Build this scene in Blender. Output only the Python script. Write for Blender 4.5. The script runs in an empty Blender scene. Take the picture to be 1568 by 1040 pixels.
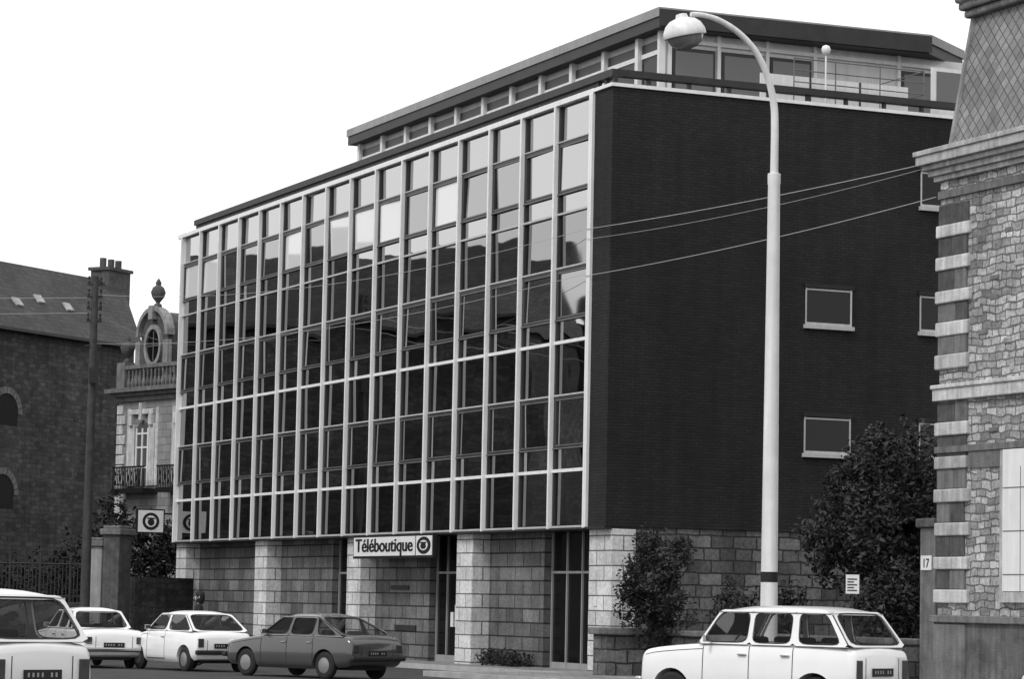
import bpy, math, random
from mathutils import Vector, Matrix, noise
random.seed(7)
R=math.radians
sc=bpy.context.scene
COL=sc.collection

# ------------------------------------------------------------------ materials
def _new(name):
    m=bpy.data.materials.new(name); m.use_nodes=True
    nt=m.node_tree; b=nt.nodes['Principled BSDF']; return m,nt,b
def _grey(nt,sock_val,b,lo,hi):
    mr=nt.nodes.new('ShaderNodeMapRange'); mr.inputs['From Min'].default_value=.3; mr.inputs['From Max'].default_value=.7
    mr.inputs['To Min'].default_value=lo; mr.inputs['To Max'].default_value=hi
    nt.links.new(sock_val,mr.inputs['Value']); return mr.outputs['Result']
def _streak(nt,tc,out,b,streak,sc_=(6,6,.35)):
    mp=nt.nodes.new('ShaderNodeMapping'); mp.inputs['Scale'].default_value=sc_
    n3=nt.nodes.new('ShaderNodeTexNoise'); n3.inputs['Scale'].default_value=1.5; n3.inputs['Detail'].default_value=5
    nt.links.new(tc.outputs['Object'],mp.inputs['Vector']); nt.links.new(mp.outputs['Vector'],n3.inputs['Vector'])
    s=_grey(nt,n3.outputs['Fac'],b,1-streak,1.0)
    mu=nt.nodes.new('ShaderNodeMath'); mu.operation='MULTIPLY'
    nt.links.new(out,mu.inputs[0]); nt.links.new(s,mu.inputs[1]); return mu.outputs[0]
def mat(name,col,rough=.7,var=.15,scale=2.0,bump=0.,bscale=30.,spec=.4,metal=0.,ior=1.45,coat=0.,streak=0.):
    m,nt,b=_new(name)
    tc=nt.nodes.new('ShaderNodeTexCoord'); n=nt.nodes.new('ShaderNodeTexNoise')
    n.inputs['Scale'].default_value=scale; n.inputs['Detail'].default_value=8; n.inputs['Roughness'].default_value=.65
    nt.links.new(tc.outputs['Object'],n.inputs['Vector'])
    out=_grey(nt,n.outputs['Fac'],b,col*(1-var),col*(1+var))
    if streak>0: out=_streak(nt,tc,out,b,streak)
    nt.links.new(out,b.inputs['Base Color'])
    b.inputs['Roughness'].default_value=rough; b.inputs['Metallic'].default_value=metal
    b.inputs['IOR'].default_value=ior; b.inputs['Specular IOR Level'].default_value=spec
    b.inputs['Coat Weight'].default_value=coat
    if bump>0:
        n2=nt.nodes.new('ShaderNodeTexNoise'); n2.inputs['Scale'].default_value=bscale; n2.inputs['Detail'].default_value=6
        nt.links.new(tc.outputs['Object'],n2.inputs['Vector'])
        bp=nt.nodes.new('ShaderNodeBump'); bp.inputs['Strength'].default_value=bump; bp.inputs['Distance'].default_value=.03
        nt.links.new(n2.outputs['Fac'],bp.inputs['Height']); nt.links.new(bp.outputs['Normal'],b.inputs['Normal'])
    return m
def brickmat(name,c1,c2,mort,bw,bh,ms,rough=.8,bump=.4,var=.25,vscale=.5,offset=.5,rot=0.,distort=0.,spec=.3,fine=.15,streak=0.,squash=1.,sqf=2):
    m,nt,b=_new(name)
    tc=nt.nodes.new('ShaderNodeTexCoord'); mp=nt.nodes.new('ShaderNodeMapping')
    mp.inputs['Rotation'].default_value=(0,0,rot)
    nt.links.new(tc.outputs['UV'],mp.inputs['Vector'])
    vec=mp.outputs['Vector']
    if distort>0:
        nd=nt.nodes.new('ShaderNodeTexNoise'); nd.inputs['Scale'].default_value=2.2; nd.inputs['Detail'].default_value=3
        nt.links.new(tc.outputs['UV'],nd.inputs['Vector'])
        sub=nt.nodes.new('ShaderNodeVectorMath'); sub.operation='SUBTRACT'; sub.inputs[1].default_value=(.5,.5,.5)
        nt.links.new(nd.outputs['Color'],sub.inputs[0])
        scl=nt.nodes.new('ShaderNodeVectorMath'); scl.operation='SCALE'; scl.inputs['Scale'].default_value=distort
        nt.links.new(sub.outputs[0],scl.inputs[0])
        add=nt.nodes.new('ShaderNodeVectorMath'); nt.links.new(vec,add.inputs[0]); nt.links.new(scl.outputs[0],add.inputs[1])
        vec=add.outputs[0]
    br=nt.nodes.new('ShaderNodeTexBrick'); br.inputs['Scale'].default_value=1
    br.offset=offset; br.squash=squash; br.squash_frequency=sqf
    br.inputs['Brick Width'].default_value=bw; br.inputs['Row Height'].default_value=bh
    br.inputs['Mortar Size'].default_value=ms; br.inputs['Mortar Smooth'].default_value=.2
    br.inputs['Color1'].default_value=(c1,c1,c1,1); br.inputs['Color2'].default_value=(c2,c2,c2,1)
    br.inputs['Mortar'].default_value=(mort,mort,mort,1)
    nt.links.new(vec,br.inputs['Vector'])
    bwn=nt.nodes.new('ShaderNodeRGBToBW'); nt.links.new(br.outputs['Color'],bwn.inputs['Color'])
    n=nt.nodes.new('ShaderNodeTexNoise'); n.inputs['Scale'].default_value=vscale; n.inputs['Detail'].default_value=8; n.inputs['Roughness'].default_value=.6
    nt.links.new(tc.outputs['Object'],n.inputs['Vector'])
    v=_grey(nt,n.outputs['Fac'],b,1-var,1+var)
    nf=nt.nodes.new('ShaderNodeTexNoise'); nf.inputs['Scale'].default_value=14; nf.inputs['Detail'].default_value=5
    nt.links.new(tc.outputs['Object'],nf.inputs['Vector'])
    vf=_grey(nt,nf.outputs['Fac'],b,1-fine,1+fine)
    mu=nt.nodes.new('ShaderNodeMath'); mu.operation='MULTIPLY'; nt.links.new(bwn.outputs[0],mu.inputs[0]); nt.links.new(v,mu.inputs[1])
    mu2=nt.nodes.new('ShaderNodeMath'); mu2.operation='MULTIPLY'; nt.links.new(mu.outputs[0],mu2.inputs[0]); nt.links.new(vf,mu2.inputs[1])
    out=mu2.outputs[0]
    if streak>0: out=_streak(nt,tc,out,b,streak,(2.5,2.5,.12))
    nt.links.new(out,b.inputs['Base Color'])
    b.inputs['Roughness'].default_value=rough; b.inputs['Specular IOR Level'].default_value=spec
    bp=nt.nodes.new('ShaderNodeBump'); bp.inputs['Strength'].default_value=bump; bp.inputs['Distance'].default_value=.02
    inv=nt.nodes.new('ShaderNodeMath'); inv.operation='SUBTRACT'
    hm=nt.nodes.new('ShaderNodeMath'); hm.operation='MULTIPLY'; hm.inputs[1].default_value=.6
    nt.links.new(nf.outputs['Fac'],hm.inputs[0])
    nt.links.new(hm.outputs[0],inv.inputs[0]); nt.links.new(br.outputs['Fac'],inv.inputs[1])
    nt.links.new(inv.outputs[0],bp.inputs['Height']); nt.links.new(bp.outputs['Normal'],b.inputs['Normal'])
    return m
def glassmat(name,col,ior=2.6,rough=.02,wav=.0,metal=0.):
    m,nt,b=_new(name)
    b.inputs['Base Color'].default_value=(col,col,col,1); b.inputs['Roughness'].default_value=rough
    b.inputs['IOR'].default_value=ior; b.inputs['Specular IOR Level'].default_value=.5
    b.inputs['Metallic'].default_value=metal
    if wav>0:
        tc=nt.nodes.new('ShaderNodeTexCoord'); n=nt.nodes.new('ShaderNodeTexNoise'); n.inputs['Scale'].default_value=.7; n.inputs['Detail'].default_value=1
        nt.links.new(tc.outputs['Object'],n.inputs['Vector'])
        bp=nt.nodes.new('ShaderNodeBump'); bp.inputs['Strength'].default_value=1; bp.inputs['Distance'].default_value=wav
        nt.links.new(n.outputs['Fac'],bp.inputs['Height']); nt.links.new(bp.outputs['Normal'],b.inputs['Normal'])
    return m
def carglass():
    m=bpy.data.materials.new('car_glass'); m.use_nodes=True; nt=m.node_tree; nt.nodes.clear()
    o=nt.nodes.new('ShaderNodeOutputMaterial'); mx=nt.nodes.new('ShaderNodeMixShader')
    t=nt.nodes.new('ShaderNodeBsdfTransparent'); t.inputs[0].default_value=(.75,.75,.75,1)
    g=nt.nodes.new('ShaderNodeBsdfGlossy'); g.inputs['Roughness'].default_value=.02; g.inputs['Color'].default_value=(.6,.6,.6,1)
    f=nt.nodes.new('ShaderNodeFresnel'); f.inputs['IOR'].default_value=1.25
    nt.links.new(f.outputs[0],mx.inputs[0]); nt.links.new(t.outputs[0],mx.inputs[1]); nt.links.new(g.outputs[0],mx.inputs[2])
    nt.links.new(mx.outputs[0],o.inputs[0]); return m

M={}
M['brick']=brickmat('dark_slate_brick',.017,.025,.012,.22,.075,.011,rough=.75,bump=.45,var=.35,vscale=.25,spec=.25,streak=.3)
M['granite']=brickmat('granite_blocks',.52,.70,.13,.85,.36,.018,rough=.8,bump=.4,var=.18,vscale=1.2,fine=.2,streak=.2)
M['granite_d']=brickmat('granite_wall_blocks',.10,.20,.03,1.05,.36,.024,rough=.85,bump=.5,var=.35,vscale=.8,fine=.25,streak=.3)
M['granite_o']=brickmat('town_house_stone',.2,.28,.12,.6,.3,.014,rough=.85,bump=.4,var=.25,vscale=.8)
M['rubble_side']=brickmat('coursed_stone',.07,.17,.035,.62,.30,.022,rough=.9,bump=.6,var=.4,vscale=.8,distort=.10,fine=.3,streak=.25,squash=.7,sqf=3)
M['rubble']=brickmat('rubble_stone',.20,.52,.14,.33,.15,.016,rough=.9,bump=.9,var=.35,vscale=1.0,distort=.2,fine=.35,squash=.7,sqf=3,streak=.15)
M['oldwall']=brickmat('old_rubble_wall',.045,.10,.055,.40,.20,.02,rough=.95,bump=.7,var=.5,vscale=.35,distort=.25,fine=.4,streak=.35)
M['slate']=brickmat('slate_roof',.038,.06,.022,.28,.2,.010,rough=.65,bump=.5,var=.3,vscale=.5)
M['fishslate']=brickmat('diamond_slate',.17,.27,.07,.2,.2,.012,rough=.55,bump=.6,var=.3,vscale=1,offset=0,rot=R(45),streak=.2)
M['alu']=mat('white_aluminium',.82,.4,.06,1.5,streak=.12)
M['alu3']=mat('pale_aluminium',.5,.4,.1,1.5,streak=.2)
M['alu2']=mat('grey_aluminium',.14,.4,.2,2)
M['sash']=mat('dark_window_sash',.03,.4,.2,2)
M['white']=mat('white_paint',.75,.5,.06,2,streak=.12)
M['panelwhite']=mat('white_panel',.62,.5,.1,1,streak=.15)
M['stonew']=mat('pale_stone',.64,.8,.25,3,bump=.5,streak=.4)
M['stonew2']=mat('weathered_pale_stone',.48,.8,.3,3,bump=.5,streak=.4)
M['stonem']=mat('mid_stone',.30,.8,.3,3,bump=.5,streak=.4)
M['stoneg']=mat('grey_stone',.18,.85,.35,2.5,bump=.5,streak=.4)
M['stoned']=mat('dark_band_stone',.09,.85,.4,4,bump=.5,streak=.3)
M['plinth']=mat('plinth_render',.14,.9,.5,1.6,bump=.5,streak=.5)
M['black']=mat('black_paint',.012,.5,.2,3)
M['dark']=mat('dark_metal',.028,.5,.3,2)
M['fascia']=mat('grey_fascia',.32,.6,.12,1,streak=.2)
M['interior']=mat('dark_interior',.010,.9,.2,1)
M['glass']=glassmat('window_glass',.50,1.5,.012,.006,1.)
M['glass2']=glassmat('spandrel_glass',.30,1.5,.022,.006,1.)
M['glassb']=glassmat('pale_pane_glass',.72,2.2,.04)  # even pale tone for some top-row sash panes
M['glassm']=glassmat('mid_tone_glass',.36,1.5,.03,.004,1.)  # pane tone between the window and spandrel glass
M['glassd']=glassmat('plain_dark_glass',.008,1.35,.08)
M['glassl']=glassmat('pale_glass',.10,1.6,.04)
M['asphalt']=mat('asphalt',.05,.9,.35,1.2,bump=.6,bscale=120)
M['soil']=mat('soil_and_grass',.05,.95,.4,1.0,bump=.5)
M['pave']=brickmat('pavement_slabs',.18,.24,.10,.6,.6,.012,rough=.9,bump=.3,var=.3,vscale=.7)
M['kerb']=mat('kerb_stone',.38,.85,.2,2,bump=.3)
M['pole']=mat('weathered_pole',.06,.85,.3,5,bump=.4,streak=.3)
M['concrete']=mat('concrete',.3,.9,.25,2,bump=.4,streak=.3)
M['lampwhite']=mat('lamp_post_paint',.78,.4,.08,2,streak=.2,coat=.2)
M['bowl']=glassmat('lamp_bowl',.16,1.7,.12)
M['leaf']=mat('leaves',.042,.6,.6,1.6,spec=.35)
M['leaf2']=mat('dark_leaves',.020,.6,.5,1.2,spec=.3)
M['bark']=mat('bark',.05,.9,.3,6,bump=.6)
M['carwhite']=mat('car_white_paint',.80,.25,.06,1,spec=.5,coat=.6)
M['carcream']=mat('car_cream_paint',.66,.3,.06,1,spec=.5,coat=.5)
M['cargrey']=mat('car_grey_paint',.06,.22,.06,1,spec=.5,coat=.8)
M['tyre']=mat('tyre',.02,.85,.2,5)
M['chrome']=mat('chrome',.5,.2,.05,1,metal=1.)
M['hub']=mat('wheel_metal',.28,.4,.2,3,metal=.6)
M['plastic']=mat('black_plastic',.018,.6,.2,3)
M['lampred']=mat('tail_lamp',.04,.2,.1,3,coat=.6)
M['lampclear']=mat('lamp_lens',.5,.1,.1,3,coat=.6)
M['seat']=mat('seat',.025,.9,.2,3)
M['carglass']=carglass()
M['skin']=mat('skin',.45,.6,.05,5); M['hair']=mat('hair',.010,.6,.2,20)
M['coat']=mat('coat',.02,.9,.2,6); M['trouser']=mat('trousers',.05,.9,.2,6)
M['rowwall']=mat('townhouse_render',.020,.9,.4,.5,streak=.2)
M['rowroof']=mat('townhouse_slates',.013,.9,.3,1,spec=.1)
M['rowtrim']=mat('townhouse_trim',.04,.8,.2,1)
M['wire']=mat('cable',.4,.6,.1,1)

# ------------------------------------------------------------------ mesh builder
def boxuv(me):
    uv=me.uv_layers.new(name='UVMap')
    for p in me.polygons:
        n=p.normal; a=(abs(n.x),abs(n.y),abs(n.z)); k=a.index(max(a))
        for li in p.loop_indices:
            c=me.vertices[me.loops[li].vertex_index].co
            uv.data[li].uv=(c.y,c.z) if k==0 else ((c.x,c.z) if k==1 else (c.x,c.y))
def empty(name,x=0,y=0,z=0,rz=0):
    o=bpy.data.objects.new(name,None); COL.objects.link(o); o.location=(x,y,z); o.rotation_euler=(0,0,rz); return o
class MB:
    def __init__(s): s.v=[]; s.f=[]; s.mi=[]; s.cm=0
    def add(s,vs,fs):
        k=len(s.v); s.v+= [tuple(p) for p in vs]
        for f in fs: s.f.append([i+k for i in f]); s.mi.append(s.cm)
    def box(s,x0,x1,y0,y1,z0,z1):
        if x0>x1:x0,x1=x1,x0
        if y0>y1:y0,y1=y1,y0
        if z0>z1:z0,z1=z1,z0
        s.add([(x0,y0,z0),(x1,y0,z0),(x1,y1,z0),(x0,y1,z0),(x0,y0,z1),(x1,y0,z1),(x1,y1,z1),(x0,y1,z1)],
              [(0,3,2,1),(4,5,6,7),(0,1,5,4),(1,2,6,5),(2,3,7,6),(3,0,4,7)])
    def poly(s,pts): s.add(pts,[tuple(range(len(pts)))])
    def prism(s,bot,top):
        n=len(bot); s.add(list(bot)+list(top),[tuple(reversed(range(n))),tuple(range(n,2*n))]+[(i,(i+1)%n,n+(i+1)%n,n+i) for i in range(n)])
    def slab(s,q,th):
        q=[Vector(p) for p in q]; n=(q[1]-q[0]).cross(q[2]-q[0]).normalized()*th
        s.prism([p-n*.3 for p in q],[p+n for p in q])
    def winring(s,q,iu,iv,off,depth,seal=None,N=40,ex=5.0):
        q=[Vector(p) for p in q]; n=(q[1]-q[0]).cross(q[3]-q[0]).normalized()
        def bl(u,v):
            a=(u+1)/2; b=(v+1)/2
            return q[0]*(1-a)*(1-b)+q[1]*a*(1-b)+q[2]*a*b+q[3]*(1-a)*b
        O=[];I=[];J=[];S_=[];S2=[]
        for k in range(N):
            t=2*math.pi*(k+.5)/N; c,sn=math.cos(t),math.sin(t); m=max(abs(c),abs(sn))
            O.append(bl(c/m,sn/m)+n*off)
            r=(abs(c)**ex+abs(sn)**ex)**(-1/ex); u,v=c*r*(1-iu),sn*r*(1-iv)
            I.append(bl(u,v)+n*off); J.append(bl(u,v)-n*depth)
            S_.append(bl(u*1.0,v*1.0)+n*(off+.004)); S2.append(bl(c*r*(1-iu-.028),sn*r*(1-iv-.06))+n*(off+.004))
        fs=[]
        for k in range(N):
            k2=(k+1)%N; fs.append((k,k2,N+k2,N+k)); fs.append((N+k,N+k2,2*N+k2,2*N+k))
        s.add(O+I+J,fs)
        if seal is not None:
            seal.add(S_+S2,[(k,(k+1)%N,N+(k+1)%N,N+k) for k in range(N)])
    def tube(s,pts,rs,n=10,cap=True):
        pts=[Vector(p) for p in pts]; rings=[]
        for i,p in enumerate(pts):
            t=(pts[min(i+1,len(pts)-1)]-pts[max(i-1,0)]).normalized()
            ref=Vector((0,0,1)) if abs(t.z)<.9 else Vector((1,0,0))
            if getattr(s,'ref',None): ref=Vector(s.ref)
            a=t.cross(ref).normalized(); b=t.cross(a).normalized()
            r=rs[i] if isinstance(rs,(list,tuple)) else rs
            rings.append([p+a*math.cos(2*math.pi*k/n)*r+b*math.sin(2*math.pi*k/n)*r for k in range(n)])
        vs=[q for rg in rings for q in rg]; fs=[]
        for i in range(len(pts)-1):
            for k in range(n): fs.append((i*n+k,i*n+(k+1)%n,(i+1)*n+(k+1)%n,(i+1)*n+k))
        if cap: fs+= [tuple(reversed(range(n))),tuple(range((len(pts)-1)*n,len(pts)*n))]
        s.add(vs,fs)
    def lathe(s,prof,c=(0,0,0),n=20):
        vs=[];fs=[]
        for r,z in prof:
            for k in range(n):
                a=2*math.pi*k/n; vs.append((c[0]+r*math.cos(a),c[1]+r*math.sin(a),c[2]+z))
        for i in range(len(prof)-1):
            for k in range(n): fs.append((i*n+k,i*n+(k+1)%n,(i+1)*n+(k+1)%n,(i+1)*n+k))
        fs+=[tuple(reversed(range(n))),tuple(range((len(prof)-1)*n,len(prof)*n))]
        s.add(vs,fs)
    def build(s,name,m,parent=None,smooth=None,bevel=0,uv=True):
        me=bpy.data.meshes.new(name); me.from_pydata(s.v,[],s.f)
        ms=m if isinstance(m,list) else [m]
        for q in ms: me.materials.append(M[q])
        if len(ms)>1: me.polygons.foreach_set('material_index',s.mi)
        me.update()
        if uv: boxuv(me)
        o=bpy.data.objects.new(name,me); COL.objects.link(o)
        if parent: o.parent=parent
        if smooth is not None:
            me.polygons.foreach_set('use_smooth',[True]*len(me.polygons)); me.set_sharp_from_angle(angle=R(smooth))
        if bevel>0:
            b=o.modifiers.new('b','BEVEL'); b.width=bevel; b.segments=2; b.limit_method='ANGLE'; b.angle_limit=R(40)
        return o
def textmesh(name,body,size,parent,loc,offset=0.,width=None):
    cu=bpy.data.curves.new(name,'FONT'); cu.body=body; cu.size=size; cu.extrude=.004; cu.offset=offset; cu.align_x='CENTER'
    to=bpy.data.objects.new(name,cu); COL.objects.link(to); bpy.context.view_layer.update()
    tm=bpy.data.meshes.new_from_object(to.evaluated_get(bpy.context.evaluated_depsgraph_get())); bpy.data.objects.remove(to)
    tm.materials.clear(); tm.materials.append(M['black'])
    to=bpy.data.objects.new(name,tm); COL.objects.link(to); to.parent=parent
    to.rotation_euler=(R(90),0,0); to.location=loc
    if width:
        wd=max(v.co.x for v in tm.vertices)-min(v.co.x for v in tm.vertices); to.scale=(width/wd,1,1)
    return to

def gz(Y): return -.0055*(min(max(Y,-50),200)-47)
CX,CY,RZ=2.37,70.0,R(-66.38)
cR,sR=math.cos(RZ),math.sin(RZ)
def W(x,y): return (CX+cR*x-sR*y, CY+sR*x+cR*y)

# ------------------------------------------------------------------ ground
g=MB(); ys=[-600,-50,0,50,100,150,200,3000]
for a,b in zip(ys[:-1],ys[1:]): g.poly([(-3000,a,gz(a)),(3000,a,gz(a)),(3000,b,gz(b)),(-3000,b,gz(b))])
g.build('ground','asphalt')
def strip(name,m,poly,h,t=.0):
    mb=MB(); top=[]; bot=[]
    for x,y in poly:
        X,Y=W(x,y); top.append((X,Y,gz(Y)+h)); bot.append((X,Y,gz(Y)-.2))
    mb.prism(bot,top); return mb.build(name,m)
pv=empty('pavement')
for q in [strip('front_slabs','pave',[(-38,-1.45),(1,-1.45),(1,.9),(-38,.9)],.12),
          strip('side_slabs','pave',[(1.003,-4.85),(45,-4.85),(45,.3),(1.003,.3)],.12)]: q.parent=pv
kb=empty('kerb')
for q in [strip('front_kerb','kerb',[(-38,-1.6),(.85,-1.6),(.85,-1.453),(-38,-1.453)],.125),
          strip('return_kerb','kerb',[(.853,-5),(1.0,-5),(1.0,-1.453),(.853,-1.453)],.125),
          strip('side_kerb','kerb',[(1.003,-5),(45,-5),(45,-4.853),(1.003,-4.853)],.125)]: q.parent=kb
strip('yard_ground','soil',[(.3,.35),(14.3,.35),(14.3,16),(.3,16)],.05)

# ------------------------------------------------------------------ office building
ob=empty('office_building',CX,CY,0,RZ)
ZB,ZT=3.45,14.05
NB=16; T0=1.15; PI=2.085
mx=[-(T0+PI*i) for i in range(NB+1)]
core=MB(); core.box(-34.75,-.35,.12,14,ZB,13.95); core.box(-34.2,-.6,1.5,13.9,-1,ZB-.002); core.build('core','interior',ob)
sw=MB(); sw.box(-1.0,0,-.06,.12,ZB,ZT); sw.box(-.348,0,.122,14,ZB,ZT)
sw.build('brick_side_wall','brick',ob)
lw=MB(); lw.box(-34.9,-34.7,.05,14,ZB,ZT); lw.box(-34.9,-.35,14.0,14.2,-1,ZT); lw.build('rear_brick_walls','brick',ob)
rf=MB(); rf.box(-34.7,-.37,.2,13.98,13.952,14.03); rf.build('flat_roof','dark',ob)
tr=MB(); tr.box(-34.95,-1.0,-.12,.14,14.02,14.15); tr.box(-1.0,.05,-.12,.14,14.055,14.14); tr.box(-.2,.05,.142,14.2,14.055,14.14)
tr.build('roof_edge_trim','alu',ob)
cp=MB(); cp.box(-33.2,.02,-.10,.16,14.30,14.48); cp.box(-.24,.02,.162,14.1,14.32,14.48)
cp.box(-33.2,-1.0,-.02,.12,14.152,14.298)
x=-.95
while x<0: cp.box(x,x+.08,-.05,.05,14.142,14.298); x+=.45
y=.9
while y<14: cp.box(-.15,-.05,y,y+.08,14.142,14.32); y+=1.1
cp.build('parapet_coping','dark',ob)
mu=MB()
for i,x in enumerate(mx):
    w=.042 if 0<i<NB else .05
    mu.box(x-w,x+w,-.13,.05,ZB-.02,14.018)
mu.box(-1.09,-1.002,-.13,.10,ZB,14.018)
mu.build('mullions','alu',ob)
mdk=MB()
for x in mx[1:-1]: mdk.box(x+.043,x+.12,-.02,.05,ZB,14.0); mdk.box(x-.12,x-.043,-.02,.05,ZB,14.0)  # dark strips along both sides of each mullion
mdk.build('mullion_side_strips','sash',ob)
tt=MB(); td=MB(); tm_=MB()
rows=[(3.5,4.85,'s'),(4.85,5.41,'g'),(5.41,6.73,'w'),(6.73,8.04,'s'),(8.04,8.6,'g'),(8.6,9.9,'w'),(9.9,11.27,'s'),(11.27,11.77,'g'),(11.77,13.09,'w'),(13.09,14.0,'t')]
zt=[(3.45,3.50,1),(4.82,4.90,2),(5.40,5.43,0),(6.71,6.75,1),(8.01,8.09,2),(8.59,8.62,0),(9.89,9.93,1),(11.25,11.30,1),(11.76,11.79,0),(13.08,13.11,1)]
for i in range(NB):
    a,b=mx[i+1]+.043,mx[i]-.043
    if i==NB-1:a+=.009
    if i==0:b-=.009
    for z0,z1,k in zt:
        (td,tm_,tt)[k].box(a,b,-.045,.05,z0,z1)
tt.build('transoms','alu',ob); tm_.build('medium_transoms','alu3',ob); td.build('thin_transoms','alu2',ob)
gl=MB(); sf=MB(); sl_=MB()
bright={2:'m',4:'b',5:'m',6:'b',7:'b',8:'b',3:'m',11:'m',12:'m',14:'b',15:'b',10:'b',9:'m'}
for i in range(NB):
    a,b=mx[i+1]+.043,mx[i]-.043
    for ri,(z0,z1,k) in enumerate(rows):
        if k=='w':
            A,B_,Z0,Z1=a+.16,b-.16,z0+.10,z1-.13
            sf.box(a+.08,A,-.03,.05,z0+.03,z1-.02); sf.box(B_,b-.08,-.03,.05,z0+.03,z1-.02)
            sf.box(A,B_,-.03,.05,z0+.03,Z0); sf.box(A,B_,-.03,.05,Z1,z1-.02)
            sl_.box(A,B_,-.036,-.0305,Z1+.005,Z1+.03); sl_.box(A,B_,-.036,-.0305,Z0-.03,Z0-.01)
            a2,b2,c0,c1=A,B_,Z0,Z1; yb=.0
        else: a2,b2,c0,c1=a,b,z0+.02,z1-.02; yb=.03
        r1=random.gauss(0,.005); r2=random.gauss(0,.006)
        if k=='w': r1*=2.4; r2*=2.6
        cxm,czm=(a2+b2)/2,(c0+c1)/2
        mi=0
        if k=='s': mi=1
        if ri==8:
            q=bright.get(i)
            if q=='b': mi=2
            elif q: mi=3
        elif k=='w' and random.random()<.25: mi=3
        elif k=='g' and random.random()<.3: mi=1
        gl.cm=mi
        P=[(a2,c0),(b2,c0),(b2,c1),(a2,c1)]
        gl.poly([(px,yb+(px-cxm)*r1+(pz-czm)*r2+.008,pz) for px,pz in P])
gl.build('glass_panes',['glass','glass2','glassb','glassm'],ob)
sf.build('window_sashes','sash',ob); sl_.build('sash_edge_lines','alu2',ob)
sof=MB(); sof.box(-34.9,-.02,-.09,1.5,3.40,3.448); sof.build('soffit','dark',ob)
pr=MB()
piers=[(0.0,1.29),(8.5,9.6),(16.85,17.95),(25.2,26.35),(33.7,34.8)]
for a,b in piers: pr.box(-b,-a if a>0 else -.001,.12,.75,-1,3.398)
pr.build('granite_piers','granite',ob,bevel=.015)
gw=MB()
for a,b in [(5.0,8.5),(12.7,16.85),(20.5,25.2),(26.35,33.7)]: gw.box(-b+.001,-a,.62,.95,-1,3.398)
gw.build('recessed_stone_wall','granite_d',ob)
sg=MB(); sg.box(-.5,-.04,.752,14,-1,3.448); sg.build('side_stone_wall','rubble_side',ob)
dg=MB(); df=MB()
for a,b in [(1.29,5.0),(9.6,12.7),(17.95,20.5)]:
    dg.box(-b+.002,-a-.002,.86,.88,-.1,3.39)
    n=4 if b-a>3 else 3
    for k in range(n+1):
        xx=-b+.05+(b-a-.1)*k/n; df.box(xx-.025,xx+.025,.81,.858,-.1,3.39)
    df.box(-b,-a,.82,.857,2.35,2.41); df.box(-b,-a,.82,.857,-.1,.12)
dg.build('entrance_glass','glassd',ob); df.build('entrance_frames','fascia',ob)
sm=MB(); sm.box(-.95,-.80,.10,.118,1.55,1.75); sm.box(-11.2,-11.0,.77,.799,.9,1.5); sm.box(-11.5,-11.32,.77,.799,.9,1.3)
sm.build('wall_plates','white',ob)
sm=MB(); sm.box(-15.6,-14.2,.59,.618,1.9,2.02); sm.box(-15.2,-13.6,.58,.618,.75,.9); sm.build('letter_plates','dark',ob)
sf1=MB(); sg1=MB(); sf2=MB()
for y0,y1,z0,z1 in [(5.29,6.6,8.58,9.5),(5.29,6.6,5.4,6.3),(8.57,9.9,8.58,9.5),(8.57,9.9,5.4,6.3),(8.57,9.9,11.75,12.65)]:
    f=.06
    sf1.box(0.001,.03,y0,y0+f*.5,z0,z1); sf1.box(0.001,.03,y1-f*.7,y1,z0,z1); sf1.box(0.001,.03,y0+f*.5,y1-f*.7,z1-f,z1-.02); sf1.box(0.001,.03,y0+f*.5,y1-f*.7,z0,z0+f)
    sf1.box(0.001,.09,y0-.05,y1+.05,z0-.10,z0-.003)
    sf2.box(0.001,.05,y0-.05,y1+.05,z1+.002,z1+.10)
    sg1.box(0.001,.012,y0+f*.5,y1-f*.7,z0+f,z1-f)
sf1.build('side_window_frames','alu3',ob); sg1.build('side_window_glass','glassd',ob); sf2.build('side_window_lintels','black',ob)
# penthouse
P=[(-27.5,3.3),(-4.35,3.3),(-4.1,11.4),(-5.6,13.4),(-27.5,13.4)]
def off(P,c,k): return [(x+(c[0]-x)*k/abs(c[0]-x) if abs(c[0]-x)>1e-6 else x, y+(c[1]-y)*k/abs(c[1]-y)) for x,y in P]
Q=off(P,(-15,8),.04)
up=MB(); up.prism([(x,y,16.88) for x,y in P],[(x,y,17.12) for x,y in P]); up.build('penthouse_roof_edge','fascia',ob)
u2=MB(); u2.prism([(x,y,16.60) for x,y in Q],[(x,y,16.878) for x,y in Q]); u2.build('penthouse_roof_slab','dark',ob)
u3=MB(); u3.prism([(-4.348,3.32,16.62),(-4.32,3.3,16.62),(-4.07,11.4,16.62),(-4.10,11.42,16.62)],[(-4.348,3.32,17.07),(-4.32,3.3,17.07),(-4.07,11.4,17.07),(-4.10,11.42,17.07)]); u3.build('penthouse_side_fascia','dark',ob)
pw=MB(); pw.box(-27.0,-4.85,3.72,13,14.03,16.598); pw.build('penthouse_walls','panelwhite',ob)
pf=MB(); pg=MB(); pd=MB(); pl_=MB()
x=-27.0
while x<-5.0:
    x2=min(x+2.085,-4.85)
    pf.box(x-.09,x+.09,3.54,3.718,14.03,16.598)
    pd.box(x+.11,x2-.11,3.66,3.718,14.5,16.40)
    pf.box(x+.12,x2-.12,3.635,3.659,16.02,16.14)
    pg.box(x+.22,x2-.22,3.64,3.659,14.6,15.9)
    x+=2.085
pf.box(-4.90,-4.78,3.54,3.718,14.03,16.598)
y=3.85; k=0
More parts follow.
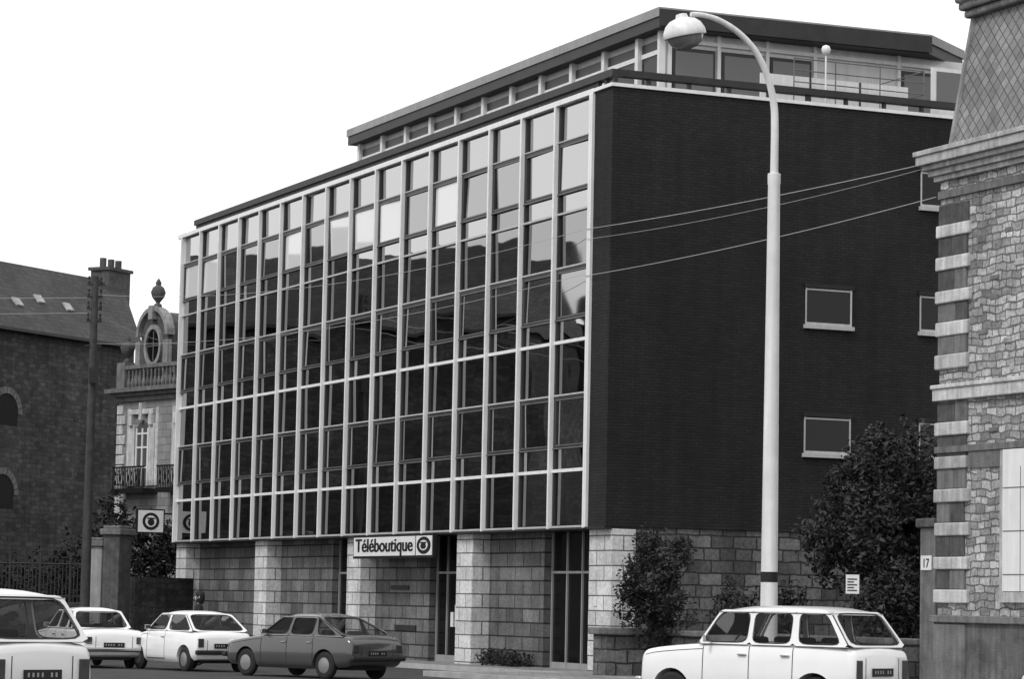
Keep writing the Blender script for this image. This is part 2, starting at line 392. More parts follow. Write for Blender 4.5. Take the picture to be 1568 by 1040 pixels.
while y<12.2:
    w=1.45 if k!=3 else 2.6
    pf.box(-4.848,-4.76,y-.05,y+.05,14.03,16.598)
    if k!=3:
        pd.box(-4.848,-4.80,y+.10,y+w-.10,14.6,16.2); pl_.box(-4.799,-4.785,y+.17,y+w-.17,14.67,16.1)
    y+=w; k+=1
pf.box(-4.848,-4.77,3.9,12.3,16.32,16.42)
pf.build('penthouse_frames','white',ob); pd.build('penthouse_sashes','sash',ob); pg.build('penthouse_glass','glassd',ob); pl_.build('penthouse_side_glass','glassl',ob)
rl=MB()
for z in (14.8,15.1,15.4): rl.tube([(-.9,5.4,z),(-.9,9.2,z)],.016,6)
for y in (5.4,6.6,7.9,9.2): rl.tube([(-.9,y,14.0),(-.9,y,15.41)],.018,6)
for z in (14.8,15.4): rl.tube([(-.9,9.2,z),(-4.2,9.2,z)],.014,6)
rl.build('terrace_railing','alu2',ob)
rp=MB(); rp.box(-1.22,-1.18,4.6,8.9,14.1,15.0); rp.box(-1.22,-1.18,9.6,10.9,14.1,15.6); rp.build('terrace_screen_panel','white',ob)
rp=MB(); rp.box(-1.178,-1.16,9.75,10.75,14.7,15.5); rp.build('terrace_screen_glass','glassl',ob)
rp=MB(); 
for y in (6.0,7.45): rp.box(-1.178,-1.165,y,y+.05,14.1,15.0)
rp.box(-1.178,-1.165,4.6,8.9,14.52,14.56); rp.build('terrace_panel_joints','sash',ob)
gb=MB(); gb.lathe([(.02,-1.4),(.025,-.15),(.09,-.1),(.12,0),(.09,.09),(.02,.12)],(-.7,6.2,15.65),12); gb.build('terrace_globe_light','white',ob,smooth=50)
# signs
def disc(mb,c,r,axis,th,n=28,r2=None):
    pts=[]
    for k in range(n):
        a=2*math.pi*k/n; rr=(r2 or r)
        if axis=='y': pts.append((c[0]+r*math.cos(a),c[1],c[2]+rr*math.sin(a)))
        else: pts.append((c[0],c[1]+r*math.cos(a),c[2]+rr*math.sin(a)))
    if axis=='y': mb.prism([(p[0],p[1]+th,p[2]) for p in pts],pts)
    else: mb.prism([(p[0]-th,p[1],p[2]) for p in pts],pts)
s1=empty('shop_sign',CX,CY,0,RZ)
b=MB(); b.box(-16.5,-10.4,-.24,-.135,2.76,3.42); b.build('sign_box','black',s1)
b=MB(); b.box(-16.42,-11.68,-.256,-.241,2.83,3.36); b.box(-11.6,-10.46,-.256,-.241,2.83,3.36); b.build('sign_face','white',s1)
b=MB(); disc(b,(-11.03,-.264,3.10),.50,'y',.006,r2=.235); b.build('logo_disc','black',s1)
b=MB(); disc(b,(-11.03,-.272,3.10),.30,'y',.006,r2=.14); b.build('logo_ring','white',s1)
b=MB(); disc(b,(-11.03,-.28,3.08),.20,'y',.006,r2=.08); b.box(-11.25,-10.81,-.282,-.274,3.15,3.19); b.build('logo_centre','black',s1)
textmesh('sign_text','Téléboutique',.53,s1,(-14.07,-.261,2.95),offset=.003,width=4.4)
textmesh('sign_text_weight','Téléboutique',.53,s1,(-14.02,-.264,2.955),offset=.003,width=4.4)
s2=empty('hanging_sign',CX,CY,0,RZ)
X0=-35.25
b=MB(); b.box(X0-.15,X0,-1.2,-.2,3.73,4.58); b.build('sign_box','black',s2)
b=MB(); b.box(X0+.001,X0+.02,-1.15,-.25,3.78,4.53); b.build('sign_face','white',s2)
b=MB(); disc(b,(X0+.03,-.7,4.15),.30,'x',.006); b.build('logo_disc','black',s2)
b=MB(); disc(b,(X0+.04,-.7,4.15),.20,'x',.006); b.build('logo_ring','white',s2)
b=MB(); disc(b,(X0+.05,-.7,4.12),.12,'x',.006); b.box(X0+.044,X0+.051,-.84,-.56,4.23,4.28); b.build('logo_centre','black',s2)
b=MB(); b.box(X0-.1,X0-.05,-.199,.3,4.4,4.46); b.box(X0-.1,X0-.05,-.199,.3,3.85,3.91); b.box(X0-.1,-34.902,.3,.35,3.8,4.5); b.build('brackets','dark',s2)

# ------------------------------------------------------------------ right stone house
ox,oy=W(14.7,0)
sh=empty('stone_house',ox,oy,0,RZ)
b=MB(); b.box(0,12,0,11,1.5,9.9); b.build('walls','rubble',sh)
b=MB(); b.box(-.05,12.05,-.06,11.05,-1,1.38); b.build('plinth','plinth',sh)
b=MB(); b.box(-.02,1.1,-.10,.3,-1,1.36); b.build('plinth_corner','stoneg',sh,bevel=.03)
b=MB(); b.box(-.10,12.1,-.14,11.1,1.38,1.52)
b.build('plinth_ledge','stoneg',sh,bevel=.02)
qa=MB(); qb=MB(); z=1.75; k=0
rq=random.Random(3)
while z<9.3:
    if not(5.4<z+.14<6.1 ):
        qa.cm=0 if rq.random()<.65 else 1
        h_=.25+rq.uniform(-.02,.03)
        qa.box(-.05-rq.uniform(0,.02),1.12+rq.uniform(-.08,.05),-.07-rq.uniform(0,.02),.3,z,z+h_)
        qb.cm=0 if rq.random()<.6 else 1
        x1=rq.choice((.45,.6,.55)); zt0=z+h_+.003
        qb.box(-.02,x1,-.035,.25,zt0,z+.637); qb.cm=0 if rq.random()<.5 else 1
        qb.box(x1+.012,1.0+rq.uniform(-.06,.05),-.04,.25,zt0,z+.637)
    z+=.64; k+=1
qa.build('quoin_blocks',['stonew','stonew2'],sh,bevel=.025); qb.build('quoin_bands',['stoned','stoneg'],sh,bevel=.02)
b=MB()
for j in range(46):
    xx=rq.uniform(1.2,4.2); zz=rq.uniform(1.6,9.3)
    if 5.4<zz<6.05 or (xx>2.0 and zz<4.7): continue
    w_=rq.uniform(.15,.34); h_=rq.uniform(.08,.17); b.cm=rq.randrange(3); b.box(xx,xx+w_,-rq.uniform(.012,.03),.05,zz,zz+h_)
b.build('proud_stones',['stonem','stoneg','stonew2'],sh,bevel=.02)
b=MB(); b.box(-.07,12.1,-.12,.3,5.62,5.85); b.box(-.09,12.1,-.16,.3,5.852,5.93); b.build('string_course','stonew',sh,bevel=.015)
b=MB(); b.box(-.045,12.1,-.078,.3,4.62,4.74); b.box(1.13,2.19,-.05,.3,4.3,4.618); b.box(0,12,-.06,.3,9.55,9.7); b.build('stone_bands','stoneg',sh)
co=MB()
for p,z0,z1 in [(.10,9.9,10.0),(.18,10.002,10.12),(.27,10.122,10.22),(.36,10.222,10.40),(.40,10.402,10.5)]:
    co.box(-p,12+p,-p,11+p,z0,z1)
co.build('cornice','stonew2',sh,bevel=.012)
mn=MB(); z0,z1=10.5,13.1
B0=[(.15,.12,z0),(11.8,.12,z0),(11.8,10.8,z0),(.15,10.8,z0)]; B1=[(.45,.45,z1),(11.5,.45,z1),(11.5,10.5,z1),(.45,10.5,z1)]
mn.prism(B0,B1); mn.build('mansard_roof','fishslate',sh)
rg=MB(); rg.tube([B0[0],B1[0]],.06,8); rg.build('hip_flashing','stonem',sh)
b=MB(); b.box(.3,11.7,.3,10.7,13.1,13.25); b.box(.22,11.8,.22,10.8,13.252,13.42); b.build('mansard_cornice','stoneg',sh,bevel=.05)
b=MB(); b.tube([(.22,.24,13.5),(11.8,.24,13.5)],.10,10); b.tube([(.24,.2,13.5),(.24,10.8,13.5)],.10,10)
x=.3
while x<11.8: b.tube([(x,.24,13.5),(x+.1,.24,13.5)],.125,10); x+=.55
b.build('roof_roll','concrete',sh,smooth=50)
b=MB(); b.prism([(.5,.5,13.42),(11.5,.5,13.42),(11.5,10.5,13.42),(.5,10.5,13.42)],[(3,4,14.6),(9,4,14.6),(9,7,14.6),(3,7,14.6)]); b.build('upper_roof','slate',sh)
b=MB()
for xx in (2.35,5.6,8.9):
    b.box(xx,xx+1.2,-.09,-.002,1.98,4.6)
for xx in (5.6,8.9): b.box(xx,xx+1.2,-.09,-.002,6.6,8.9)
b.build('shutters','white',sh,bevel=.01)
b=MB()
for xx in (2.35,5.6,8.9):
    for zz in (1.98,6.6):
        if xx<3 and zz>3: continue
        b.box(xx+.59,xx+.61,-.094,-.088,zz,zz+2.3)
        for j in range(3): b.box(xx+.03,xx+1.17,-.096,-.088,zz+.3+j*.8,zz+.32+j*.8)
b.build('shutter_battens','alu2',sh)
b=MB(); b.box(2.2,2.34,-.05,.1,1.8,4.61); b.box(2.2,3.7,-.12,.1,1.78,1.97); b.build('window_surround','stonew2',sh)

gp=empty('gate_pillar',CX,CY,0,RZ)
b=MB(); b.box(14.0,14.55,.02,.55,-1,3.2); b.build('shaft','stoneg',gp,bevel=.03)
b=MB(); b.box(13.93,14.62,-.05,.62,3.202,3.38); b.build('cap','stoned',gp,bevel=.03)
b=MB(); b.box(14.08,14.46,-.005,.018,2.38,2.66); b.build('number_plate','white',gp)
textmesh('house_number','17',.25,gp,(14.27,-.01,2.43))
lwl=empty('low_wall',CX,CY,0,RZ)
b=MB(); b.box(3.2,13.92,-.3,.1,-1,.92); b.box(3.0,3.7,-1.75,-.301,-1,.92); b.build('stonework','rubble_side',lwl)
b=MB(); b.box(3.81,13.92,-.38,.18,.922,1.05); b.box(2.9,3.8,-1.85,.18,.922,1.08); b.build('coping','stoneg',lwl,bevel=.03)

# ------------------------------------------------------------------ street lamp
LX,LY=4.80,54.0; lg=gz(LY)+.12
sl=empty('street_lamp',LX,LY,0,math.atan2(-.4006,-.916))
def catmull(P,n=6):
    P=[Vector(p) for p in P]; out=[]
    for i in range(len(P)-1):
        p0=P[max(i-1,0)];p1=P[i];p2=P[i+1];p3=P[min(i+2,len(P)-1)]
        for k in range(n):
            t=k/n; out.append(.5*((2*p1)+(p2-p0)*t+(2*p0-5*p1+4*p2-p3)*t*t+(3*p1-p0-3*p2+p3)*t**3))
    out.append(P[-1]); return out
b=MB(); b.tube([(0,0,lg),(0,0,lg+.5),(0,0,lg+.52),(0,0,2.06)],[.20,.19,.165,.158],20); b.tube([(0,0,2.25),(0,0,9.4),(0,0,9.45),(0,0,9.62),(0,0,9.64)],[.155,.112,.12,.12,.08],20)
b.ref=(0,1,0)
pp_=catmull([(0,0,9.64),(0,0,10.5),(.03,0,10.95),(.17,0,11.45),(.42,0,11.88),(.78,0,12.2),(1.2,0,12.40),(1.55,0,12.46),(1.78,0,12.45)])
b.tube(pp_,[.074-.03*i/(len(pp_)-1) for i in range(len(pp_))],12)
b.build('post_and_arm','lampwhite',sl,smooth=40)
b=MB(); b.tube([(0,0,2.062),(0,0,2.248)],.162,16); b.build('black_band','black',sl,smooth=40)
b=MB(); b.lathe([(.05,.38),(.10,.37),(.12,.30),(.24,.26),(.33,.18),(.385,.07),(.395,-.02),(.385,-.05),(.34,-.05)],(0,0,0),28); hd=b.build('lamp_hood','lampwhite',sl,smooth=50); hd.location=(1.9,0,12.07); hd.rotation_euler=(0,R(12),0)
b=MB(); b.lathe([(.335,-.04),(.33,-.09),(.28,-.18),(.18,-.25),(.05,-.28)],(0,0,0),28); hd=b.build('lamp_bowl','bowl',sl,smooth=50); hd.location=(1.9,0,12.065); hd.rotation_euler=(0,R(12),0)
b=MB(); b.box(.08,.15,-.06,.06,1.0,1.5); b.build('service_door','alu3',sl,bevel=.01)

X,Y=6.74,57.5
ns=empty('notice_sign',X,Y,0,R(-12))
b=MB(); b.tube([(0,0,gz(Y)),(0,0,2.28)],.02,8); b.build('post','dark',ns)
b=MB(); b.box(-.13,.13,-.05,-.022,1.9,2.27); b.build('plate','white',ns)
b=MB()
for j in range(5): b.box(-.1,.09-(j%2)*.06,-.054,-.049,1.95+j*.055,1.975+j*.055)
b.build('lettering','dark',ns)

# ------------------------------------------------------------------ cables
def cable(name,p,q,sag,r=.008):
    pts=[]
    for k in range(17):
        s=k/16; v=Vector(p).lerp(Vector(q),s); v.z-=sag*4*s*(1-s); pts.append(v)
    b=MB(); b.tube(pts,r,5); return b.build(name,'wire')
def W3(x,y,z): a=W(x,y); return (a[0],a[1],z)
cable('overhead_cable',W3(-1.2,-.15,9.55),W3(14.7,-.1,9.6),.10)
cable('overhead_cable',W3(-1.2,-.15,10.7),W3(14.7,-.1,10.3),.08)
cable('overhead_cable',W3(-1.2,-.15,10.45),W3(14.7,-.1,10.22),.14,.005)
cable('overhead_cable',(-13.5,95,11.2),(-60,88,11.5),.6)
cable('overhead_cable',(-13.5,95,10.7),(-60,88,10.9),.6)
cable('overhead_cable',(-13.5,95,10.7),W3(-34.6,-.1,10.3),.15)
cable('overhead_cable',(-13.5,95,9.7),W3(-1.2,-.15,9.6),.5,.006)
cable('overhead_cable',(-13.5,95,11.3),W3(-1.2,-.15,10.7),.6,.006)

# ------------------------------------------------------------------ left big house
bh=empty('old_stone_house',-17.4,135,0,R(63))
b=MB(); b.box(-34,0,0,9,-2,13.0); b.build('walls','oldwall',bh)
b=MB(); zr=16.3
b.prism([(-34.2,-.35,12.95),(.25,-.35,12.95),(1.5,9.2,12.95),(-34.2,9.2,12.95)],[(-34,2.6,zr),(2.6,2.6,zr),(2.8,2.9,zr),(-34,2.9,zr)]); b.build('roof','slate',bh)
b=MB(); b.box(-34.3,.3,-.5,-.36,12.85,12.98); b.tube([(-3.2,-.1,12.8),(-3.2,-.1,-1)],.06,8); b.build('gutter','dark',bh)
b=MB(); b.box(.9,2.7,2.2,3.2,15.2,16.75); b.box(.8,2.8,2.1,3.3,16.752,16.9)
for q in (1.15,1.8,2.4): b.tube([(q,2.7,16.9),(q,2.7,17.35)],.16,8)
b.build('chimney','stoned',bh)
b=MB()
for xx,f in ((-6.2,.45),(-4.2,.4),(-8.2,.35)):
    yy=-.35+2.95*f; zz=12.95+3.35*f
    b.slab([(xx,yy,zz),(xx+.5,yy,zz),(xx+.5,yy+.3,zz+.34),(xx,yy+.3,zz+.34)],.08)
b.build('skylights','stonew2',bh)
def arch(mb,x,w,z0,z1,y,th=.05,n=10):
    pts=[(x-w/2,z0),(x+w/2,z0),(x+w/2,z1)]+[(x+w/2*math.cos(math.pi*k/n),z1+w/2*math.sin(math.pi*k/n)) for k in range(1,n)]+[(x-w/2,z1)]
    mb.prism([(a,y+th,c) for a,c in pts],[(a,y,c) for a,c in pts])
b=MB(); arch(b,-9.6,1.7,8.8,9.3,-.02); arch(b,-9.7,1.7,5.2,5.8,-.02); arch(b,-14.6,1.7,8.8,9.3,-.02); arch(b,-14.6,1.7,5.2,5.8,-.02); b.build('arched_openings','interior',bh)
b=MB()
for xx,zz in ((-9.6,9.3),(-9.7,5.8)):
    n=12
    for k in range(n):
        a0,a1=math.pi*k/n,math.pi*(k+.85)/n
        pts=[(xx+r*math.cos(a),zz+r*math.sin(a)) for r,a in ((.87,a0),(1.15,a0),(1.15,a1),(.87,a1))]
        b.prism([(x,.02,z) for x,z in pts],[(x,-.05,z) for x,z in pts])
b.build('arch_voussoirs','stoneg',bh)

# ------------------------------------------------------------------ ornate house
oh=empty('ornate_town_house',-15.75,118,0,R(-51))
b=MB(); b.box(0,9,0,8,-2,9.7); b.build('walls','granite_o',oh)
b=MB()
z=0
while z<9.2:
    w=.55 if int(z/.4)%2 else .4
    b.box(-.05,w,-.06,.3,z,z+.36); z+=.4
for wx in (1.9,5.2):
    b.box(wx-.95,wx-.52,-.1,.2,5.9,8.35); b.box(wx+.52,wx+.95,-.1,.2,5.9,8.35)
    b.box(wx-1.15,wx-.951,-.06,.2,5.9,9.0);b.box(wx+.951,wx+1.15,-.06,.2,5.9,9.0)
    b.box(wx-.1,wx+.1,-.2,.2,8.5,9.2)
    b.box(wx-.9,wx+.9,-.16,.2,8.75,8.95)
    for s in (-1,1): b.box(wx+s*.75-.12,wx+s*.75+.12,-.2,.1,8.3,8.74)
b.build('pale_dressings','stonew',oh,bevel=.02)
b=MB()
for p,z0,z1 in [(.1,9.3,9.5),(.25,9.502,9.65),(.45,9.652,9.82)]: b.box(-p,9+p,-p,8+p,z0,z1)
b.box(-.1,.5,-.1,.5,9.82,10.9); b.box(.51,9.1,-.08,.1,10.6,10.75)
x=.7
while x<9: 
    b.lathe([(.05,0),(.09,.2),(.04,.45),(.05,.78)],(x,0,9.822),8); x+=.28
b.build('cornice_and_balustrade','stoneg',oh)
b=MB()
for wx in (1.9,5.2):
    arch(b,wx,1.03,5.9,7.95,-.03)
b.build('window_glass','glassl',oh)
b=MB()
for wx in (1.9,5.2):
    for dx in (-.47,-.04,.38): b.box(wx+dx,wx+dx+.09,-.06,-.03,5.9,8.2)
    for zz in (6.6,7.4,7.95): b.box(wx-.47,wx+.47,-.058,-.031,zz,zz+.07)
b.build('window_frames','white',oh)
b=MB()
for wx in (1.9,5.2):
    b.box(wx-1.2,wx+1.2,-.7,.1,5.6,5.78)
    x=wx-1.15
    while x<wx+1.2: b.box(x,x+.03,-.66,-.63,5.78,6.6); x+=.12
    b.box(wx-1.2,wx+1.2,-.67,-.62,6.6,6.66)
    for j in range(7): b.tube([(wx-1.0+j*.3,-.645,5.9),(wx-.88+j*.3,-.645,6.2),(wx-1.0+j*.3,-.645,6.5)],.02,5)
b.build('wrought_balconies','black',oh)
b=MB(); b.box(1.05,3.05,.3,2.2,9.82,11.9); arch(b,2.05,1.98,11.8,11.9,.3,1.9); b.build('dormer_body','stoned',oh)
b=MB()
n=16
for k in range(n):
    a0,a1=math.pi*k/n,math.pi*(k+1)/n
    pts=[(2.05+r*math.cos(a),11.9+r*math.sin(a)) for r,a in ((1.0,a0),(1.16,a0),(1.16,a1),(1.0,a1))]
    b.prism([(x,.5,z) for x,z in pts],[(x,.12,z) for x,z in pts])
b.box(.85,1.2,.15,.35,9.9,11.7); b.box(2.9,3.25,.15,.35,9.9,11.7); b.box(.6,3.5,.1,.36,9.85,10.05)
for s in (-1,1):
    sp=[(2.05+s*(1.25+.32*math.cos(t)*(1-t/9)),.22,10.35+.42*math.sin(t)*(1-t/9)) for t in [j*.6 for j in range(11)]]
    b.tube(sp,.07,6)
b.box(1.9,2.2,.05,.3,12.55,13.1)
b.build('dormer_arch','stonem',oh)
b=MB(); n=24
for k in range(n):
    a0,a1=2*math.pi*k/n,2*math.pi*(k+1)/n
    pts=[(2.05+r*.85*math.cos(a),11.5+r*1.15*math.sin(a)) for r,a in ((.58,a0),(.74,a0),(.74,a1),(.58,a1))]
    b.prism([(x,.35,z) for x,z in pts],[(x,.18,z) for x,z in pts])
b.build('oval_surround','stonem',oh)
b=MB(); disc(b,(2.05,.26,11.5),.49,'y',.03,r2=.66); b.build('oval_window','glassd',oh)
b=MB(); b.box(2.03,2.07,.23,.255,10.9,12.1); b.box(1.6,2.5,.232,.254,11.48,11.52); b.build('oval_window_bars','alu2',oh)
b=MB()
for c in ((.2,.2,10.9),(2.05,.4,13.05)): b.lathe([(.16,0),(.16,.1),(.07,.18),(.24,.4),(.3,.6),(.22,.8),(.1,.88),(.12,.98),(.03,1.15)],c,12)
b.build('urn_finials','stoned',oh,smooth=50)
b=MB(); b.prism([(.1,1,9.9),(9,1,9.9),(9,7.5,9.9),(.1,7.5,9.9)],[(1.6,2.2,12.9),(8,2.2,12.9),(8,5,12.9),(1.6,5,12.9)]); b.build('mansard_roof','slate',oh)

pb=empty('distant_house',-17.5,150,0,R(-30))
b=MB(); b.box(0,9,0,7,-2,13.2); b.build('walls','panelwhite',pb)
b=MB(); b.prism([(-.3,-.3,13.2),(9.3,-.3,13.2),(9.3,7.3,13.2),(-.3,7.3,13.2)],[(1,3.4,15.6),(8,3.4,15.6),(8,3.6,15.6),(1,3.6,15.6)]); b.build('roof','concrete',pb)

up_=empty('utility_pole',-13.58,95,0,R(20))
b=MB(); b.tube([(0,0,gz(95)),(0,0,11.9)],[.17,.11],10); b.build('pole','pole',up_,smooth=50)
b=MB()
for z in (11.6,11.2,10.8,10.4,9.6): b.box(-.25,.25,-.05,.05,z,z+.06)
for z in (11.6,11.2,10.8,10.4):
    for xx in (-.2,.2): b.lathe([(.03,0),(.05,.06),(.03,.12),(.045,.2),(.02,.24)],(xx,0,z+.06),8)
b.box(-.14,.14,-.25,-.13,8.4,8.9)
b.build('crossarms','dark',up_)
def pillar(X,Y,w,h,rz,m):
    e=empty('gate_pillar',X,Y,0,rz); b=MB(); b.box(-w/2,w/2,-w/2,w/2,-1,h-.3); b.build('shaft',m,e,bevel=.03)
    b=MB(); b.box(-w/2-.1,w/2+.1,-w/2-.1,w/2+.1,h-.298,h-.1); b.box(-w/2-.02,w/2+.02,-w/2-.02,w/2+.02,h-.098,h); b.build('cap','stoneg',e,bevel=.03)
pillar(-12.85,97,.66,3.85,R(-30),'stoned')
pillar(-13.75,99.5,.5,3.5,R(-30),'concrete')
bw_=empty('boundary_wall')
b=MB(); b.slab([(-12.6,98,-1),(-10.6,102,-1),(-10.6,102,2.2),(-12.6,98,2.2)],.3); b.slab([(-40,96,-1),(-13.8,101.5,-1),(-13.8,101.5,1.3),(-40,96,1.3)],.3); b.build('stonework','oldwall',bw_)
rf_=empty('railing_fence'); b=MB()
k=0
while k<160:
    s=k/160; X=-34+20*s; Y=97.2+4.2*s; b.tube([(X,Y,1.3),(X,Y,2.75 if k%8 else 3.0)],.02 if k%8 else .05,5); k+=1
b.tube([(-34,97.2,2.6),(-14,101.4,2.6)],.03,5); b.tube([(-34,97.2,1.5),(-14,101.4,1.5)],.03,5); b.build('bars','dark',rf_)

# ------------------------------------------------------------------ foliage
def leaves(mb,c,rad,n,ls,flat=1.0,seed=0,thr=-.12,zmin=-.3):
    c=Vector(c); cnt=0; tries=0
    while cnt<n and tries<n*6:
        tries+=1
        d=Vector((random.gauss(0,1),random.gauss(0,1),random.gauss(0,1))).normalized()
        lump=1+.38*noise.noise(d*1.9+Vector((seed,0,0)))+.28*noise.noise(d*4.5+Vector((0,seed,0)))
        rr=(random.random()**.38)*lump
        p=c+Vector((d.x*rad[0]*rr,d.y*rad[1]*rr,d.z*rad[2]*rr))
        if noise.noise(p*2.3)<thr or p.z<zmin: continue
        cnt+=1
        a=Vector((random.gauss(0,1),random.gauss(0,1),random.gauss(0,.7))).normalized()
        b_=a.cross(Vector((random.gauss(0,1),random.gauss(0,1),random.gauss(0,1)))).normalized()
        L=ls*random.uniform(.6,1.3); w=L*.5; m=a.cross(b_)*L*.12
        mb.cm=0 if noise.noise(p*1.1)>-.05 else 1
        mb.poly([p-a*L*.5,p-b_*w*.5+m,p+a*L*.5,p+b_*w*.5+m])
def bush(name,blobs,trunk=None,ms=('leaf','leaf2'),ls=.12):
    e=empty(name)
    mb=MB()
    for i,(c,rad,n) in enumerate(blobs): leaves(mb,c,rad,n,ls,seed=i*3.7+len(name))
    mb.build('foliage',list(ms),e,uv=False)
    if trunk:
        t=MB(); X,Y=trunk; g0=gz(Y)
        t.tube([(X,Y,g0-.1),(X+.05,Y,g0+.8),(X-.03,Y,g0+1.6)],[.09,.075,.06],8)
        for c,rad,n in blobs:
            q=Vector(c); t.tube([(X,Y,g0+.7),((X+q.x)/2+.1,(Y+q.y)/2,(g0+1+q.z)/2+.2),q],[.05,.035,.015],6)
        t.build('trunk_and_limbs','bark',e)
    return e
bush('shrub_tree',[((8.4,62.5,4.15),(1.35,1.4,1.4),6500),((7.5,61.8,3.1),(1.3,1.3,1.2),5200),((8.95,62.,2.6),(1.1,1.2,1.5),5000),((7.3,62.3,4.3),(.55,.6,.6),900),((8.1,60.8,1.4),(1.2,.9,1.2),3500),((6.7,62,2.9),(.55,.7,.6),700),((7.9,62.3,5.2),(.4,.4,.35),350)],(8.2,62.4),ls=.14)
bush('bush',[((3.25,66.2,2.4),(.62,.7,.9),2400),((3.35,66,1.5),(.8,.7,.8),2600),((3.85,65.8,2.75),(.35,.4,.4),450),((2.75,66,2.0),(.35,.4,.45),450),((3.1,66,3.0),(.25,.3,.35),200)],(3.3,66.2),ls=.12)
bush('bush',[((5.2,66.5,1.5),(.6,.5,.75),1300),((5.9,66,1.1),(.7,.5,.6),1200),((6.3,66.3,1.7),(.5,.4,.6),900)],None,ls=.11)
bush('flower_bed',[((W(-6.5,.2)[0],W(-6.5,.2)[1],.15),(.5,.5,.28),500),((W(-5.6,.2)[0],W(-5.6,.2)[1],.12),(.45,.45,.25),400),((W(-7.4,.2)[0],W(-7.4,.2)[1],.15),(.4,.4,.25),400)],None,ls=.1)
bush('hedge',[((-13.0,105.5,3.1),(1.3,1.2,1.4),2200),((-11.9,105.5,2.8),(1.3,1,1.3),1700),((-14.9,106,2.4),(1.8,1.4,1.4),2000),((-14.4,107,4.2),(.7,.7,1.1),700)],(-13.2,105.6),ms=('leaf2','leaf2'),ls=.2)
bush('hedge',[((-18,103,1.6),(2.2,1.2,1.3),2400),((-21.5,102.5,1.7),(2.4,1.2,1.4),2400),((-25,102,1.7),(2.4,1.2,1.4),1600),((-16,105,1.8),(1.6,1.2,1.4),1500)],None,ms=('leaf2','leaf2'),ls=.2)
for (tx,ht,rd) in ((-84,17.6,5.5),(-97,16.4,5),(-121,19.5,6.5)):
    X,Y=W(tx,-33); e=empty('reflection_tree')  # out of view, added to curve the skyline mirrored in the panes
    mb=MB()
    for j in range(4): leaves(mb,(X+random.uniform(-2,2),Y+random.uniform(-2,2),ht-rd+random.uniform(-1.5,.3)),(rd*.8,rd*.8,rd*.85),1500,1.1,seed=tx+j,zmin=3)
    mb.build('crown',['leaf2','leaf2'],e,uv=False)
    t=MB(); t.tube([(X,Y,-1),(X,Y,5),(X+.3,Y,ht-rd)],[.4,.3,.15],10)
    for j in range(5): t.tube([(X,Y,5+j*.6),(X+random.uniform(-3,3),Y+random.uniform(-3,3),ht-rd+j*.5)],[.15,.04],6)
    t.build('trunk_and_limbs','bark',e)

# ------------------------------------------------------------------ houses across the street
x=-176; k=0
while x<-58:
    w=random.uniform(9,14); s=(x+176)/118.
    h=(14.3-3.4*s)+random.uniform(-1.2,1.2); r=random.uniform(4.2,6.5)
    e=empty('row_house',CX,CY,0,RZ)
    b=MB(); b.box(x,x+w-.01,-46,-35,-2,h); b.build('walls','rowwall',e)
    b=MB()
    b.prism([(x-.1,-46.3,h),(x+w-.1,-46.3,h),(x+w-.1,-34.7,h),(x-.1,-34.7,h)],[(x+(1.6 if k%2 else 0),-41,h+r),(x+w-(1.6 if k%3 else 0)-.1,-41,h+r),(x+w-(1.6 if k%3 else 0)-.1,-40,h+r),(x+(1.6 if k%2 else 0),-40,h+r)]); b.build('roof','rowroof',e)
    b=MB(); b.box(x+.3,x+1.7,-41.5,-39.8,h+1,h+r+1.3); b.box(x+w-1.9,x+w-.6,-41,-40,h+1,h+r+.9); b.build('chimneys','rowwall',e)
    b=MB(); fr=MB(); nn=int(w/3)
    for j in range(nn):
        xx=x+(j+.5)*w/nn
        for zz in (1.2,4.6,8,11.2):
            if zz+2<h: fr.box(xx-.65,xx+.65,-34.999,-34.93,zz-.1,zz+2.1); b.box(xx-.5,xx+.5,-34.929,-34.91,zz,zz+2)
    fr.build('window_frames','rowtrim',e); b.build('window_glass','glassd',e)
    x+=w; k+=1

